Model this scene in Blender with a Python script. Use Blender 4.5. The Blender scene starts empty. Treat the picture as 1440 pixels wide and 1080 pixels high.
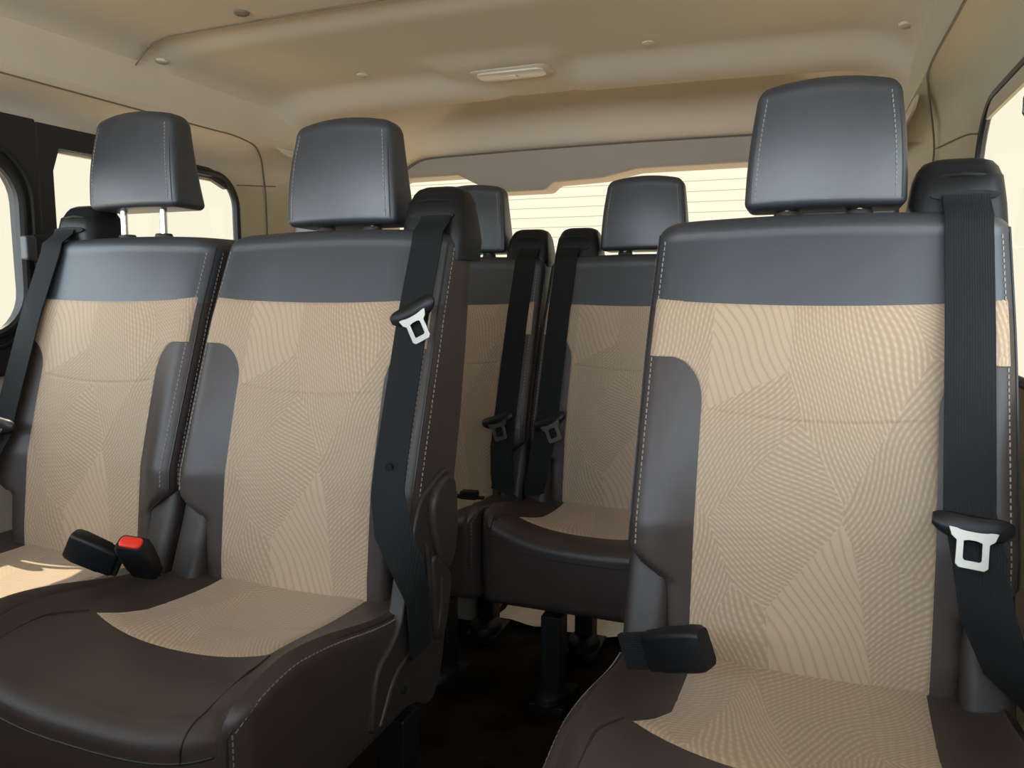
import bpy, math, random
from math import sin, cos, pi, radians, sqrt
from mathutils import Vector, Matrix, Euler

S = 0.88                       # working units -> metres
random.seed(4)
scn = bpy.context.scene
col = scn.collection

# ------------------------------------------------------------------ helpers
def lerp(a, b, t): return a + (b - a) * t
def clamp(x, a=0.0, b=1.0): return max(a, min(b, x))
def sstep(a, b, x):
    t = clamp((x - a) / (b - a)); return t * t * (3 - 2 * t)
def interp(x, pts):
    if x <= pts[0][0]: return pts[0][1]
    for (x0, y0), (x1, y1) in zip(pts, pts[1:]):
        if x <= x1:
            t = (x - x0) / (x1 - x0); return lerp(y0, y1, t)
    return pts[-1][1]
def sinterp(x, pts):
    if x <= pts[0][0]: return pts[0][1]
    for (x0, y0), (x1, y1) in zip(pts, pts[1:]):
        if x <= x1: return lerp(y0, y1, sstep(x0, x1, x))
    return pts[-1][1]
def catmull(pts, n=8, closed=False):
    P = [Vector(p) for p in pts]; out = []
    m = len(P)
    rng = range(m if closed else m - 1)
    for i in rng:
        p1, p2 = P[i], P[(i + 1) % m]
        p0 = P[i - 1] if (i > 0 or closed) else p1 * 2 - p2
        p3 = P[(i + 2) % m] if (i + 2 < m or closed) else p2 * 2 - p1
        for k in range(n):
            t = k / n
            out.append(0.5 * ((2 * p1) + (p2 - p0) * t + (2 * p0 - 5 * p1 + 4 * p2 - p3) * t * t + (3 * p1 - p0 - 3 * p2 + p3) * t ** 3))
    if not closed: out.append(P[-1].copy())
    return out

class MB:
    def __init__(s): s.v = []; s.f = []; s.uv = {}; s.slot = 0; s.mi = []
    def add(s, vs, fs):
        b = len(s.v); s.v += [tuple(p) for p in vs]; s.f += [tuple(b + i for i in f) for f in fs]; s.mi += [s.slot] * len(fs); return b
    def grid(s, rows, uvs=None, closed=False, flip=False):
        n = len(rows[0]); vs = [p for r in rows for p in r]; fs = []
        for i in range(len(rows) - 1):
            for j in range(n if closed else n - 1):
                a, b = i * n + j, i * n + (j + 1) % n
                q = (a, b, b + n, a + n)
                fs.append(q[::-1] if flip else q)
        b = s.add(vs, fs)
        if uvs:
            for k, u in enumerate([u for r in uvs for u in r]): s.uv[b + k] = u
        return b
    def loft(s, rings, cap0=True, cap1=True):
        n = len(rings[0]); b = s.grid(rings, closed=True)
        if cap0: s.f.append(tuple(b + i for i in range(n))[::-1]); s.mi.append(s.slot)
        if cap1: s.f.append(tuple(b + (len(rings) - 1) * n + i for i in range(n))); s.mi.append(s.slot)
    def box(s, c, d, rot=None):
        c = Vector(c); R = Euler(rot).to_matrix() if rot is not None and not isinstance(rot, Matrix) else (rot or Matrix.Identity(3))
        vs = [c + R @ Vector((x * d[0] / 2, y * d[1] / 2, z * d[2] / 2)) for x in (-1, 1) for y in (-1, 1) for z in (-1, 1)]
        s.add(vs, [(0, 1, 3, 2), (4, 6, 7, 5), (0, 4, 5, 1), (2, 3, 7, 6), (0, 2, 6, 4), (1, 5, 7, 3)])
    def tube(s, path, r, n=8, closed=False):
        P = [Vector(p) for p in path]; rings = []
        up = None
        for i, p in enumerate(P):
            if closed: t = P[(i + 1) % len(P)] - P[i - 1]
            else: t = P[min(i + 1, len(P) - 1)] - P[max(i - 1, 0)]
            t.normalize()
            if up is None: up = t.orthogonal().normalized()
            a = (up - t * up.dot(t)); a = a.normalized() if a.length > 1e-6 else t.orthogonal().normalized()
            up = a; bb = t.cross(a)
            rr = r(i / (len(P) - 1)) if callable(r) else r
            rings.append([p + (a * cos(2 * pi * k / n) + bb * sin(2 * pi * k / n)) * rr for k in range(n)])
        if closed: rings.append(rings[0]); s.grid(rings, closed=True)
        else: s.loft(rings)
    def ribbon(s, path, wid, w, th):
        # path points, wid = list of width directions; a flat strap with thickness
        rings = []
        P = [Vector(p) for p in path]
        for i, p in enumerate(P):
            t = (P[min(i + 1, len(P) - 1)] - P[max(i - 1, 0)]).normalized()
            a = Vector(wid[i]); a = (a - t * a.dot(t)).normalized(); nn = t.cross(a)
            ww = w[i] if isinstance(w, (list, tuple)) else w
            rings.append([p + a * (ww / 2) * x + nn * (th / 2) * y for x, y in ((-1, -1), (-.5, -1.15), (0, -1.2), (.5, -1.15), (1, -1), (1, 1), (.5, 1.15), (0, 1.2), (-.5, 1.15), (-1, 1))])
        s.loft(rings)
    def prism(s, poly, f0, f1):
        # poly: 2D points; f0, f1 map (a,b)->3D for both faces
        n = len(poly)
        vs = [f0(*p) for p in poly] + [f1(*p) for p in poly]
        fs = [tuple(range(n))[::-1], tuple(range(n, 2 * n))] + [(i, (i + 1) % n, n + (i + 1) % n, n + i) for i in range(n)]
        s.add(vs, fs)
    def holeplate(s, outer, hole, r, f0, f1, seg=8):
        # rectangular plate (a0,b0,a1,b1) with a rounded rectangular hole
        a0, b0, a1, b1 = outer; h = roundrect(*hole, r, seg); k = seg + 1
        oc = [(a1, b1), (a0, b1), (a0, b0), (a1, b0)]
        O = [oc[i // k] for i in range(len(h))]
        n = len(h)
        vs = [f0(*p) for p in h] + [f0(*p) for p in O] + [f1(*p) for p in h] + [f1(*p) for p in O]
        fs = []
        for i in range(n):
            j = (i + 1) % n
            fs += [(i, j, n + j, n + i), (2 * n + i, 3 * n + i, 3 * n + j, 2 * n + j), (i, 2 * n + i, 2 * n + j, j), (n + i, n + j, 3 * n + j, 3 * n + i)]
        s.add(vs, fs)
    def build(s, name, mat, parent=None, bevel=0, seg=2, sharp=40, sub=0, weld=True):
        me = bpy.data.meshes.new(name)
        me.from_pydata([(x * S, y * S, z * S) for x, y, z in s.v], [], s.f)
        if s.uv:
            L = me.uv_layers.new(name='UVMap')
            for lp in me.loops: L.data[lp.index].uv = s.uv.get(lp.vertex_index, (0, 0))
        for m_ in ([mat] if isinstance(mat, str) else mat): me.materials.append(M[m_])
        if not isinstance(mat, str):
            for p, k in zip(me.polygons, s.mi): p.material_index = k
        import bmesh
        bm = bmesh.new(); bm.from_mesh(me)
        if weld: bmesh.ops.remove_doubles(bm, verts=bm.verts, dist=1e-5)
        bmesh.ops.recalc_face_normals(bm, faces=bm.faces)
        bm.to_mesh(me); bm.free()
        for p in me.polygons: p.use_smooth = True
        me.set_sharp_from_angle(angle=radians(sharp))
        o = bpy.data.objects.new(name, me); col.objects.link(o)
        if parent is not None: o.parent = parent
        if bevel:
            m = o.modifiers.new('bevel', 'BEVEL'); m.width = bevel * S; m.segments = seg; m.limit_method = 'ANGLE'; m.angle_limit = radians(35)
            for p in me.polygons: p.use_smooth = True
            me.set_sharp_from_angle(angle=pi)
            m.harden_normals = True
        if sub:
            m = o.modifiers.new('sub', 'SUBSURF'); m.levels = m.render_levels = sub
        return o

def roundrect(a0, b0, a1, b1, r, seg=8):
    out = []
    for cx, cy, st in ((a1 - r, b1 - r, 0), (a0 + r, b1 - r, 90), (a0 + r, b0 + r, 180), (a1 - r, b0 + r, 270)):
        for k in range(seg + 1):
            t = radians(st + 90 * k / seg); out.append((cx + r * cos(t), cy + r * sin(t)))
    return out

def tag(o, label=None, cat=None, group=None, kind=None):
    if label: o['label'] = label
    if cat: o['category'] = cat
    if group: o['group'] = group
    if kind: o['kind'] = kind
    return o
def thing(name, loc, label, cat, group=None, rot=(0, 0, 0)):
    o = bpy.data.objects.new(name, None); col.objects.link(o)
    o.location = Vector(loc) * S; o.rotation_euler = rot; o.empty_display_size = .05
    return tag(o, label, cat, group)
def share(src, parent):
    c = src.copy(); col.objects.link(c); c.parent = parent
    for ch in list(src.children): share(ch, c)
    return c
def struct(mb, name, mat, **k): return tag(mb.build(name, mat, **k), kind='structure')

# ------------------------------------------------------------------ materials
M = {}
def mat(name, rgb, rough=.5, metal=0, spec=.5, bump=None, var=None, coat=0, sheen=0):
    m = bpy.data.materials.new(name); m.use_nodes = True
    nt = m.node_tree; b = nt.nodes['Principled BSDF']
    b.inputs['Base Color'].default_value = (*rgb, 1); b.inputs['Roughness'].default_value = rough
    b.inputs['Metallic'].default_value = metal; b.inputs['Specular IOR Level'].default_value = spec
    b.inputs['Coat Weight'].default_value = coat; b.inputs['Sheen Weight'].default_value = sheen
    tc = nt.nodes.new('ShaderNodeTexCoord')
    if bump:
        kind, sc, st, dist = bump
        if kind == 'noise':
            t = nt.nodes.new('ShaderNodeTexNoise'); t.inputs['Scale'].default_value = sc; t.inputs['Detail'].default_value = 3; out = t.outputs['Fac']
        else:
            t = nt.nodes.new('ShaderNodeTexVoronoi'); t.inputs['Scale'].default_value = sc; out = t.outputs['Distance']
        nt.links.new(tc.outputs['Object'], t.inputs['Vector'])
        bp = nt.nodes.new('ShaderNodeBump'); bp.inputs['Strength'].default_value = st; bp.inputs['Distance'].default_value = dist
        nt.links.new(out, bp.inputs['Height']); nt.links.new(bp.outputs['Normal'], b.inputs['Normal'])
    if var:
        sc, amt = var
        t = nt.nodes.new('ShaderNodeTexNoise'); t.inputs['Scale'].default_value = sc; t.inputs['Detail'].default_value = 4
        nt.links.new(tc.outputs['Object'], t.inputs['Vector'])
        r = nt.nodes.new('ShaderNodeValToRGB')
        r.color_ramp.elements[0].position = .3; r.color_ramp.elements[1].position = .7
        r.color_ramp.elements[0].color = (*[c * (1 - amt) for c in rgb], 1); r.color_ramp.elements[1].color = (*[min(1, c * (1 + amt)) for c in rgb], 1)
        nt.links.new(t.outputs['Fac'], r.inputs['Fac']); nt.links.new(r.outputs['Color'], b.inputs['Base Color'])
    M[name] = m; return m

mat('leather', (.048, .036, .030), .42, spec=.40, bump=('voronoi', 900, .12, .0006), var=(30, .08))
mat('leather_black', (.022, .0255, .031), .45, spec=.95, bump=('voronoi', 900, .12, .0006), var=(30, .08))
mat('stitch', (.23, .195, .17), .7)
mat('piping', (.018, .014, .013), .5)
mat('plastic_black', (.008, .0085, .009), .42, spec=.3, bump=('noise', 600, .1, .0004))
mat('plastic_brown', (.038, .030, .025), .45, spec=.3, bump=('noise', 700, .08, .0004))
mat('slot_dark', (.002, .002, .002), .8)
mat('webbing', (.007, .008, .008), .75, spec=.25)
mat('chrome', (.75, .75, .76), .18, metal=1)
mat('steel', (.30, .28, .24), .38, metal=1)
mat('red', (.80, .035, .015), .35)
mat('frame_black', (.006, .006, .006), .55)
mat('headliner', (.55, .465, .352), .95, spec=.1, bump=('noise', 900, .15, .0006), var=(3, .04))
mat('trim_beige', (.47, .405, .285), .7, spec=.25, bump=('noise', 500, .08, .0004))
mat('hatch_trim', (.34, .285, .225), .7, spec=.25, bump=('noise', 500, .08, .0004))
mat('seam_line', (.15, .12, .085), .9)
mat('rubber', (.006, .006, .006), .5)
mat('door_black', (.012, .012, .011), .55, bump=('noise', 500, .1, .0004))
mat('carpet', (.018, .0115, .007), .95, spec=.1, bump=('noise', 260, .8, .004), var=(9, .6))
mat('paper', (.86, .77, .65), .7, bump=('noise', 14, .8, .02), var=(8, .10))
mat('lens', (.52, .44, .33), .4)
mat('latch_grey', (.045, .045, .045), .4)

def webbing_lines():
    m = M['webbing']; nt = m.node_tree; b = nt.nodes['Principled BSDF']
    tc = nt.nodes.new('ShaderNodeTexCoord'); w = nt.nodes.new('ShaderNodeTexWave'); w.bands_direction = 'X'
    w.inputs['Scale'].default_value = 110
    nt.links.new(tc.outputs['Object'], w.inputs['Vector'])
    bp = nt.nodes.new('ShaderNodeBump'); bp.inputs['Strength'].default_value = .35; bp.inputs['Distance'].default_value = .0006
    nt.links.new(w.outputs['Fac'], bp.inputs['Height']); nt.links.new(bp.outputs['Normal'], b.inputs['Normal'])
webbing_lines()

def fabric_material():
    m = bpy.data.materials.new('fabric'); m.use_nodes = True; nt = m.node_tree; N = nt.nodes; Lk = nt.links.new
    b = N['Principled BSDF']; b.inputs['Roughness'].default_value = .72; b.inputs['Specular IOR Level'].default_value = .5; b.inputs['Sheen Weight'].default_value = .15
    def math_(op, a, bb=None, c=None):
        n = N.new('ShaderNodeMath'); n.operation = op
        for i, x in enumerate((a, bb, c)):
            if x is None: continue
            if isinstance(x, (int, float)): n.inputs[i].default_value = x
            else: Lk(x, n.inputs[i])
        return n.outputs[0]
    tc = N.new('ShaderNodeTexCoord'); uv = tc.outputs['UV']
    # patchwork of straight-edged cells, each with its own line direction
    vo = N.new('ShaderNodeTexVoronoi'); vo.voronoi_dimensions = '2D'; vo.inputs['Scale'].default_value = 7.0
    mp = N.new('ShaderNodeMapping'); mp.inputs['Scale'].default_value = (1.15, .62, 1); mp.inputs['Rotation'].default_value = (0, 0, .5)
    Lk(uv, mp.inputs['Vector']); Lk(mp.outputs[0], vo.inputs['Vector'])
    sep = N.new('ShaderNodeSeparateColor'); Lk(vo.outputs['Color'], sep.inputs[0])
    no = N.new('ShaderNodeTexNoise'); no.noise_dimensions = '2D'; no.inputs['Scale'].default_value = 7; no.inputs['Detail'].default_value = 0
    Lk(uv, no.inputs['Vector'])
    ang = math_('MULTIPLY_ADD', sep.outputs[0], 2.2, -1.1)
    vr = N.new('ShaderNodeVectorRotate'); vr.rotation_type = 'Z_AXIS'; Lk(uv, vr.inputs['Vector']); Lk(ang, vr.inputs['Angle'])
    sx = N.new('ShaderNodeSeparateXYZ'); Lk(vr.outputs[0], sx.inputs[0])
    bend = math_('MULTIPLY', math_('SUBTRACT', no.outputs['Fac'], .5), .045)
    px = math_('ADD', sx.outputs[0], bend)
    freq = math_('MULTIPLY_ADD', sep.outputs[1], 440, 760)
    s1 = math_('SINE', math_('MULTIPLY', px, freq))
    line = math_('POWER', math_('MULTIPLY_ADD', s1, .5, .5), 1.6)
    s2 = math_('SINE', math_('MULTIPLY', math_('ADD', sx.outputs[1], math_('MULTIPLY', px, .9)), 500))
    dash = math_('MULTIPLY_ADD', s2, .25, .75)
    sparse = math_('MULTIPLY_ADD', math_('POWER', math_('MULTIPLY_ADD', math_('SINE', math_('MULTIPLY', px, 520)), .5, .5), 6), -.55, .55)
    pick = math_('GREATER_THAN', sep.outputs[2], .83)
    mf = N.new('ShaderNodeMix'); Lk(pick, mf.inputs[0]); Lk(math_('MULTIPLY', line, dash), mf.inputs[2]); Lk(sparse, mf.inputs[3])
    fac = mf.outputs[0]
    cr = N.new('ShaderNodeValToRGB'); e = cr.color_ramp.elements
    e[0].position = 0; e[0].color = (.325, .222, .138, 1); e[1].position = 1; e[1].color = (.455, .336, .225, 1)
    Lk(fac, cr.inputs[0])
    # small random tone shift from cell to cell
    mx = N.new('ShaderNodeMix'); mx.data_type = 'RGBA'; mx.blend_type = 'MULTIPLY'; mx.inputs[0].default_value = 1
    tone = math_('MULTIPLY_ADD', sep.outputs[2], .10, .94)
    cmb = N.new('ShaderNodeCombineColor'); [Lk(tone, cmb.inputs[i]) for i in range(3)]
    Lk(cr.outputs[0], mx.inputs[6]); Lk(cmb.outputs[0], mx.inputs[7]); Lk(mx.outputs[2], b.inputs['Base Color'])
    bp = N.new('ShaderNodeBump'); bp.inputs['Strength'].default_value = .35; bp.inputs['Distance'].default_value = .0008
    Lk(fac, bp.inputs['Height']); Lk(bp.outputs[0], b.inputs['Normal'])
    M['fabric'] = m
fabric_material()

def glass_material(name, tint, lines=False):
    m = bpy.data.materials.new(name); m.use_nodes = True; nt = m.node_tree; N = nt.nodes; Lk = nt.links.new
    N.remove(N['Principled BSDF'])
    t = N.new('ShaderNodeBsdfTransparent'); t.inputs[0].default_value = (*tint, 1)
    g = N.new('ShaderNodeBsdfGlossy'); g.inputs['Roughness'].default_value = .02; g.inputs[0].default_value = (1, 1, 1, 1)
    mx = N.new('ShaderNodeMixShader'); mx.inputs[0].default_value = .03
    Lk(t.outputs[0], mx.inputs[1]); Lk(g.outputs[0], mx.inputs[2]); Lk(mx.outputs[0], N['Material Output'].inputs[0])
    if lines:
        tc = N.new('ShaderNodeTexCoord'); sp = N.new('ShaderNodeSeparateXYZ'); Lk(tc.outputs['Object'], sp.inputs[0])
        a = N.new('ShaderNodeMath'); a.operation = 'MULTIPLY_ADD'; a.inputs[1].default_value = 1 / (.0395 * S); a.inputs[2].default_value = .08; Lk(sp.outputs[2], a.inputs[0])
        f = N.new('ShaderNodeMath'); f.operation = 'FRACT'; Lk(a.outputs[0], f.inputs[0])
        c = N.new('ShaderNodeMath'); c.operation = 'LESS_THAN'; c.inputs[1].default_value = .075; Lk(f.outputs[0], c.inputs[0])
        k = N.new('ShaderNodeMix'); k.data_type = 'RGBA'; k.inputs[6].default_value = (*tint, 1); k.inputs[7].default_value = (tint[0] * .62, tint[1] * .58, tint[2] * .5, 1)
        Lk(c.outputs[0], k.inputs[0]); Lk(k.outputs[2], t.inputs[0])
    M[name] = m
glass_material('privacy_glass', (.30, .30, .27))
glass_material('rear_glass', (.33, .325, .29), True)
glass_material('clear_glass', (.85, .88, .86))

# ------------------------------------------------------------------ camera (one step in front of the right-hand seat, turned to the left)
cam = bpy.data.cameras.new('camera'); co = bpy.data.objects.new('camera', cam); col.objects.link(co)
f = 1080.0
d = Vector((420, 130, f)).normalized()
p_ = math.atan2(130, f); U = Vector((0, cos(p_), -sin(p_))); U = (U - d * U.dot(d)).normalized()
X = U.cross(d)
if X.x < 0: X = -X
right = Vector((X[0], d[0], U[0])); up = Vector((X[1], d[1], U[1])); fwd = Vector((X[2], d[2], U[2]))
co.matrix_world = Matrix(((right.x, up.x, -fwd.x, 0), (right.y, up.y, -fwd.y, 0), (right.z, up.z, -fwd.z, 1.0 * S), (0, 0, 0, 1)))
cam.sensor_fit = 'HORIZONTAL'; cam.sensor_width = 36; cam.lens = 27; cam.clip_start = .02
scn.camera = co

# ------------------------------------------------------------------ seat shapes (seat origin: centre of the crease line on the floor)
LEAN = math.tan(radians(14.0))
Z0, ZT = .40, 1.112
def zv(v): return Z0 + v * (ZT - Z0)
def vz(z): return (z - Z0) / (ZT - Z0)
def BW(v): return lerp(.204, interp(v, [(.3, .262), (.7, .260), (1.0, .255)]), sstep(.215, .30, v))
RC = .032
def BY(x, v):
    """front face of a backrest"""
    hw = BW(v); a = abs(x)
    y = LEAN * (zv(v) - .447)
    e = interp(v, [(0, .008), (.12, .045), (.35, .074), (.52, .062), (.77, .043), (.97, .018), (1, .012)])
    c = interp(v, [(0, 0), (.12, .012), (.35, .030), (.52, .030), (.77, .026), (.97, .014), (1, .010)])
    y -= lerp(c, e, sstep(.13, .235, a))                      # side bolsters stand forward of the middle
    if a > hw - RC:
        k = min(RC, a - (hw - RC)); y += RC - sqrt(max(0, RC * RC - k * k))
    return y
def BT(v): return interp(v, [(0, .12), (.5, .13), (1, .118)])

def back_ring(v, inset, zoff):
    hw = BW(v) - inset; r = max(RC - inset, .004); T = BT(v)
    pts = []
    n = 52
    sc = (BW(v)) / hw
    for i in range(n + 1):                                    # front, left to right, incl. corners
        x = -cos(pi * i / n) * hw
        x0 = clamp(x * sc, -BW(v) + 1e-5, BW(v) - 1e-5)
        pts.append((x, BY(x0, v) + inset * (1 - .0 * abs(x)), 0))
    yb = LEAN * (zv(v) - .447) + T - inset
    rb = max(.035 - inset, .004)
    for i in range(7):
        t = pi / 2 * i / 6
        pts.append((hw - rb + rb * cos(t), yb - rb + rb * sin(t), 0))
    for i in range(7):
        t = pi / 2 + pi / 2 * i / 6
        pts.append((-hw + rb + rb * cos(t), yb - rb + rb * sin(t), 0))
    out = []
    for (x, y, _) in pts:
        out.append((x, y, zv(v) + zoff + .010 * (1 - (x / .25) ** 2) * sstep(.75, 1, v)))
    return out
def make_backrest(parent):
    mb = MB(); rings = []
    R = .03
    for k in range(5): t = pi / 2 * (1 - k / 4); rings.append(back_ring(0, .02 * (1 - cos(t)), .02 * (1 - sin(t))))
    for k in range(1, 100): rings.append(back_ring(lerp(.03, 1 - R / (ZT - Z0), k / 100), 0, 0))
    for k in range(9):
        t = pi / 2 * k / 8; v = 1 - R / (ZT - Z0)
        rings.append(back_ring(v, R * (1 - cos(t)), R * sin(t)))
    mb.loft(rings)
    N_ = len(rings[0])
    for k, f_ in enumerate(mb.f):                       # charcoal leather across the shoulders, brown below and at the sides
        lo_ = min(f_); r_, s_ = divmod(lo_, N_)
        zc = sum(mb.v[i][2] for i in f_) / len(f_)
        if zc > zv(.808) and (s_ < 52 and max(i % N_ for i in f_) <= 52 or zc > ZT - .012): mb.mi[k] = 1
    b = mb.build('backrest', ('leather', 'leather_black'), parent, sharp=60)
    # fabric panel: wide above, narrow between the bolsters below
    VB = .70; LOW = .167
    def halfw(v):
        if v >= VB: return BW(v) - .010
        q = (VB - v) / .10
        if q < 1: return LOW + .055 - .055 * sqrt(max(0, 1 - (1 - q) ** 2))
        return LOW
    vs = [lerp(.02, .56, i / 40) for i in range(40)] + [lerp(.56, VB - .10, i / 34) for i in range(34)] + [lerp(VB - .10, VB - .0005, (i / 16) ** .6 if i else 0) for i in range(17)]
    vs = sorted(vs) + [VB + .0005] + [lerp(VB + .004, .824, i / 20) for i in range(21)]
    rows, uvs = [], []
    n = 48
    for iv, v in enumerate(vs):
        row, ur = [], []
        w = halfw(v)
        for j in range(n + 1):
            s_ = -1 + 2 * j / n; s_ = s_ * (1.5 - .5 * s_ * s_)
            x = s_ * w
            vv = v
            if v > VB: vv = v + (v - VB) / (.824 - VB) * (.012 * (x / .25) ** 2 - .006)
            e = min((1 - abs(s_)) * w, (.824 - v) * .7 + .0001, (v - .02) * .7 + .001)
            lift = -.0022 + .0052 * sstep(0, .008, e)
            vs_seam = .571 + .019 * (x / .167) ** 2
            lift -= .0019 * math.exp(-((vv - vs_seam) / .0042) ** 2) * sstep(.004, .02, e)
            if v > VB and abs(x) > .2: lift = max(lift, -.0005 + .0015 * sstep(0, .02, e))
            row.append((x, BY(x, vv) - lift, zv(vv))); ur.append((x, zv(vv)))
        rows.append(row); uvs.append(ur)
    fb = MB(); fb.grid(rows, uvs)
    tag(fb.build('fabric_panel', 'fabric', b, sharp=80, weld=False), 'woven tan fabric with a fine line pattern')
    # stitched seam down both front edges: piping with a row of pale stitches on either side
    for sd in (-1, 1):
        st = MB(); path = []
        for k in range(90):
            v = lerp(.30, .972, k / 89)
            x = BW(v) - .0045
            path.append((sd * x, BY(x, v) - .0005, zv(v)))
        path = [(sd * (BW(.235) - .0045), BY(BW(.235) - .006, .235), zv(.235)), (sd * (BW(.265) - .0045), BY(BW(.265) - .006, .265), zv(.265))] + path
        st.tube(path, .0022, 6); st.slot = 1
        for off in (-.0115, 0):
            z = zv(.31)
            while z < zv(.965):
                v = vz(z); x = BW(v) - .0045
                if off: xx = x + off; y = BY(xx, v) - .0008
                else: xx = BW(v) + .0004; y = BY(BW(v) - 1e-4, v) + .004
                st.box((sd * xx, y, z), (.0017, .0017, .0058), (-math.atan(LEAN), 0, 0))
                z += .0088
        tag(st.build('stitched_seam', ('piping', 'stitch'), b, weld=False), 'dark piping with pale stitches')
    return b

# cushion
CH = .452
CY0, CY1 = .075, -.465
CW = .262
def CZ(x, y):
    z = CH + .006 * sstep(.0, -.25, y) + .016 * (x / .25) ** 4 - .006
    z += .046 * (abs(x) / .262) ** 2.6 * sstep(-.06, -.36, y)
    z -= .012 * math.exp(-(x / .12) ** 2) * math.exp(-((y + .12) / .10) ** 2)
    fr = -.33
    if y < fr: z -= .030 * ((fr - y) / (fr - CY1)) ** 2
    return z
RCU = .026
def cush_ring(y, inset, yoff):
    pts = []; hw = CW - inset; zb = .275 + inset
    n = 22; r = max(RCU - inset, .004)
    for i in range(n + 1):
        x = lerp(-hw + r, hw - r, i / n); pts.append((x, CZ(x, y) - inset))
    zr = CZ(hw, y) - inset
    for i in range(1, 7):
        t = pi / 2 - pi / 2 * i / 6; pts.append((hw - r + r * cos(t), zr - r + r * sin(t)))
    for i in range(1, 5): pts.append((hw + .001 * sin(pi * i / 5), lerp(zr - r, zb + .02, i / 5)))
    for i in range(0, 5):
        t = -pi / 2 * i / 4; pts.append((hw - .02 + .02 * cos(t), zb + .02 + .02 * sin(t)))
    for i in range(0, 5):
        t = -pi / 2 - pi / 2 * i / 4; pts.append((-hw + .02 + .02 * cos(t), zb + .02 + .02 * sin(t)))
    for i in range(1, 5): pts.append((-hw - .001 * sin(pi * i / 5), lerp(zb + .02, zr - r, i / 5)))
    for i in range(0, 6):
        t = pi - pi / 2 * i / 6; pts.append((-hw + r + r * cos(t), zr - r + r * sin(t)))
    return [(x, y + yoff, z) for x, z in pts]
def make_cushion(parent, edges=(-1, 1), front_y=-.465):
    global CY1
    CY1 = front_y
    mb = MB(); rings = []
    rings.append(cush_ring(CY0, .02, 0))
    R = .045
    for k in range(41): rings.append(cush_ring(lerp(CY0 - .01, CY1 + R, k / 40), 0, 0))
    for k in range(1, 9):
        t = pi / 2 * k / 8; rings.append(cush_ring(CY1 + R, R * .7 * (1 - cos(t)), -R * sin(t)))
    mb.loft(rings)
    c = mb.build('seat_cushion', 'leather', parent, sharp=60)
    rows, uvs = [], []
    for i in range(36):
        t = i / 35
        row, ur = [], []
        for j in range(33):
            s_ = -1 + 2 * j / 32
            yb = lerp(.035, -.268 - .022 * (1 - s_ * s_), t)
            wl = interp(yb, [(-.29, .212), (-.272, .205), (-.235, .178), (-.20, .162), (-.05, .160), (.04, .165)])
            wr = interp(yb, [(-.29, .156), (-.19, .156), (-.05, .163), (.04, .168)])
            x = s_ * (wl if s_ < 0 else wr)
            e = min((1 - abs(s_)) * .16, (1 - t) * .3)
            lift = -.0025 + .0055 * sstep(0, .008, e) - .0022 * math.exp(-((yb + .175 - .02 * s_ * s_) / .005) ** 2) * sstep(.004, .02, e)
            row.append((x, yb, CZ(x, yb) + lift)); ur.append((x + .7, yb + .2))
        rows.append(row); uvs.append(ur)
    fb = MB(); fb.grid(rows, uvs, flip=True)
    tag(fb.build('fabric_panel', 'fabric', c, sharp=80, weld=False), 'woven tan fabric with a fine line pattern')
    def skin(x, y): return (x, y, CZ(x, y) + .0006)
    yf = CY1 + R
    def front(x, k):                      # k 0..1 from the top of the front round downwards
        t = pi / 2 * min(1, k / .45)
        z0 = CZ(x, yf) - R * .7 * (1 - cos(t)); y0 = yf - R * sin(t)
        if k > .45: z0 -= (k - .45) / .55 * (z0 - .30)
        return (x, y0 - .0006, z0)
    for sd, x0 in ((-1, -.205), (1, .157)):
        x1 = -.228 if sd < 0 else .175
        path = [skin(x0, -.27), skin(lerp(x0, x1, .6), -.31), skin(lerp(x0, x1, .85), -.345), skin(x1, yf)] + [front(x1, k / 12) for k in range(1, 7)]
        pp = MB(); pp.tube(catmull(path, 4), .0018, 6); pp.build('seam', 'piping', c)
    pp = MB(); pp.tube([front(x / 20 * .228, .50) for x in range(-20, 21)], .0016, 6); pp.build('seam', 'piping', c)
    for sd in edges:
        st = MB()
        for row in (0, 1):
            xe = CW - RCU * .35; dz = .12 if row == 0 else .30
            P = []
            for k in range(60):
                y = lerp(-.06, yf, k / 59); P.append(Vector((sd * (xe + (0 if row == 0 else .004)), y, CZ(xe, y) - RCU * dz)))
            for k in range(1, 8):
                t = radians(62) * k / 7; i_ = R * .7 * (1 - cos(t))
                P.append(Vector((sd * (lerp(xe, CW, k / 7 * .9) - i_ + (.0035 if row else .0)), yf - R * sin(t) + (.004 if row else -.0005), CZ(xe, yf) - RCU * lerp(dz, .75, k / 7) - i_)))
            if row == 0:
                for k in range(1, 8): P.append(P[-1] + Vector((0, 0, -.016)))
                st.slot = 0; st.tube(P, .002, 6)
            else:
                st.slot = 1; L = 0; acc = 0
                for k in range(1, 8): P.append(P[-1] + Vector((0, 0, -.016)))
                for a, b_ in zip(P, P[1:]):
                    seg = (b_ - a); n_ = seg.length
                    while L < acc + n_:
                        q = a + seg * ((L - acc) / n_)
                        st.box(q + Vector((sd * .0016, 0, .0004)), (.0017, .0058, .0017), seg.normalized().to_track_quat('Y', 'Z').to_matrix()); L += .0088
                    acc += n_
        tag(st.build('stitched_seam', ('piping', 'stitch'), c, weld=False), 'dark piping with pale stitches')
    return c

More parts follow.
